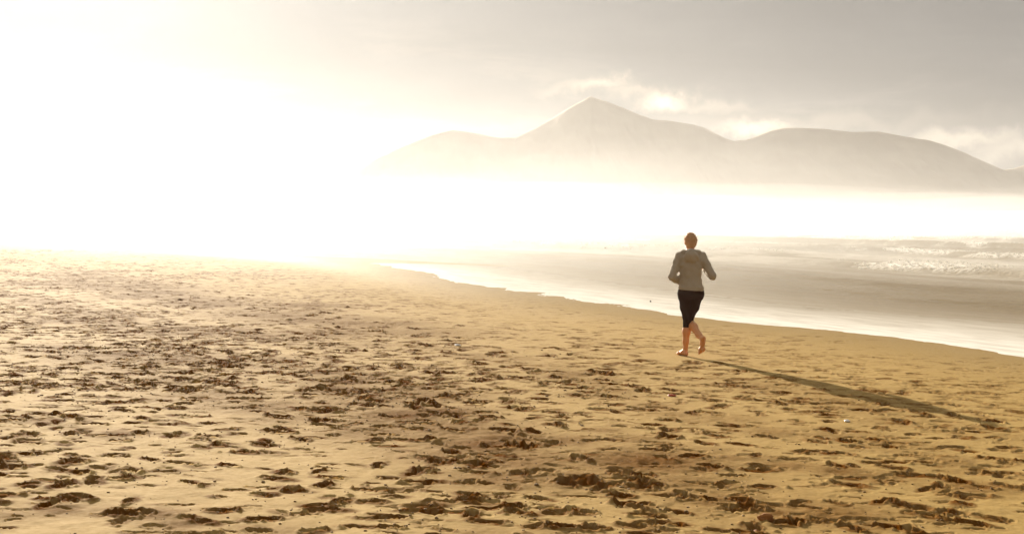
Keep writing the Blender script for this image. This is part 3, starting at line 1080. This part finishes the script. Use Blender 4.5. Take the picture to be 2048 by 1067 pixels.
# loose strands standing off the head
sv, sf = [], []
hx, hy, hz = HEAD
for k in range(900):
    th_, ph = RNG.uniform(0, 2 * math.pi), RNG.uniform(-.35, 1.5)
    nrm = np.array([math.cos(ph) * math.cos(th_), math.cos(ph) * math.sin(th_), math.sin(ph)])
    if nrm[1] > .45 and nrm[2] < .6:
        continue
    p = np.array([hx, hy - .018, hz + .024]) + nrm * np.array([.079, .092, .093])
    dirn = nrm * RNG.uniform(.5, 1.0) + RNG.normal(0, .55, 3) + np.array([0, -.3, .1])
    dirn /= np.linalg.norm(dirn)
    L = RNG.uniform(.016, .040)
    s1 = np.cross(dirn, (0.3, .4, .86))
    s1 /= np.linalg.norm(s1)
    s2 = np.cross(dirn, s1)
    w = RNG.uniform(.0008, .0018)
    k0 = len(sv)
    mid = p + dirn * L * .55
    tip = p + dirn * L + np.array([0, 0, -L * .35])
    sv += [p + s1 * w, p - .5 * s1 * w + .87 * s2 * w, p - .5 * s1 * w - .87 * s2 * w,
           mid + s1 * w * .7, mid - .5 * s1 * w * .7 + .87 * s2 * w * .7, mid - .5 * s1 * w * .7 - .87 * s2 * w * .7, tip]
    for a, b_ in ((0, 1), (1, 2), (2, 0)):
        sf += [(k0 + a, k0 + b_, k0 + 3 + b_), (k0 + a, k0 + 3 + b_, k0 + 3 + a), (k0 + 3 + a, k0 + 3 + b_, k0 + 6)]
strands = mesh_obj('hair_strands', sv, sf, hair_m, hair)

# ------------------------------------------------------------------ small things lying on the sand
def crumb_mesh(n, sub, sx, sy, sz, seed, jag=.25):
    rg = np.random.default_rng(seed)
    v, f = ico_v.copy(), ico_f.copy()
    for _ in range(sub):
        vl = [tuple(q) for q in v]
        cache, nf = {}, []

        def midp(a, b_):
            key = (min(a, b_), max(a, b_))
            if key not in cache:
                q = (np.array(vl[a]) + np.array(vl[b_])) / 2
                vl.append(tuple(q / np.linalg.norm(q)))
                cache[key] = len(vl) - 1
            return cache[key]
        for a, b_, c in f:
            ab, bc_, ca = midp(a, b_), midp(b_, c), midp(c, a)
            nf += [(a, ab, ca), (b_, bc_, ab), (c, ca, bc_), (ab, bc_, ca)]
        v, f = np.array(vl), np.array(nf)
    w = rg.normal(0, 1, (4, 3)) * 2.6
    ph = rg.uniform(0, 6, 4)
    disp = sum(np.sin(v @ w[k] + ph[k]) for k in range(4)) / 4
    v = v * (1 + jag * disp[:, None] + rg.normal(0, jag * .25, (len(v), 1)))
    return v * np.array([sx, sy, sz]), f


def item(name, px, py, size, mat, label, cat, seed, jag=.3, group=None, sink=.25, rz=0.0):
    g = ground(px, py)
    v, f = crumb_mesh(0, 2, *size, seed, jag)
    c, s = math.cos(rz), math.sin(rz)
    v = np.stack([v[:, 0] * c - v[:, 1] * s, v[:, 0] * s + v[:, 1] * c, v[:, 2]], -1)
    o = mesh_obj(name, v, f, mat)
    z = min(beach_z(g[0] + a, g[1] + b_) for a, b_ in ((0, 0), (size[0] * .5, 0), (-size[0] * .5, 0), (0, size[1] * .5), (0, -size[1] * .5)))
    o.location = (g[0], g[1], z + size[2] * (1 - sink))
    return tag(o, label, cat, group)


shell_m = simple_mat('shell_white', (.70, .66, .58), (.80, .77, .70), 40, .45, .2, .5)
red_m = simple_mat('red_plastic', (.42, .06, .02), (.52, .10, .03), 30, .4, .1, .5)
orange_m = simple_mat('orange_sponge', (.24, .085, .014), (.34, .13, .022), 60, .85, .6)
stone_m = simple_mat('dark_stone', (.04, .033, .026), (.08, .065, .05), 40, .6, .3)
item('shell', 915, 691, (.042, .030, .016), shell_m, 'small white shell on the dark trampled line left of the runner', 'shell', 3, .2)
item('shell', 1694, 843, (.028, .022, .012), shell_m, 'small white shell below the runner\'s long shadow', 'shell', 5, .2)
item('litter_scrap', 1343, 791, (.042, .022, .012), red_m, 'small red scrap lying on the sand below the runner', 'litter', 7, .3)
item('sponge', 1530, 1040, (.048, .036, .030), orange_m, 'larger orange-brown sponge lump at the lower edge of the beach', 'sponge', 9, .35)
item('sponge', 1512, 1056, (.022, .022, .012), orange_m, 'smaller orange-brown sponge lump just in front of the larger one', 'sponge', 10, .35)
p = flat(1301, 603)
pv, pf = crumb_mesh(0, 2, .020, .018, .020, 15, .2)
peb = mesh_obj('stone', pv, pf, stone_m)
peb.location = (p[0], p[1], .008)
tag(peb, 'lone dark stone in the shallow wash left of the runner', 'stone')

# crumbs of damp sand and weed kicked up along the trails: uncountable, one mass
crumb_m = simple_mat('damp_sand_crumbs', (.14, .075, .022), (.24, .15, .055), 50, .9, .3)
cv, cf = [], []
near = [q for q in prints if math.hypot(q[0], q[1]) < 22 and q[5] > .02]
for n_ in range(6000):
    q = near[int(RNG.integers(0, len(near)))]
    x, y = q[0] + RNG.normal(0, .22), q[1] + RNG.normal(0, .22)
    if math.hypot(x - FOOT[0], y - FOOT[1]) < .4:
        continue
    r = abs(RNG.normal(0, .0035)) + .0025
    k0 = len(cv) * 12
    cv.append(ico_v * r * RNG.uniform(.6, 1.3, (12, 1)) * np.array([1.3, 1.3, .7]) + np.array([x, y, beach_z(x, y) + r * .25]))
    cf.append(ico_f + k0)
cr = mesh_obj('sand_crumbs', np.concatenate(cv), np.concatenate(cf), crumb_m)
tag(cr, 'dark crumbs of wet sand kicked up around the footprints', 'sand', kind='stuff')
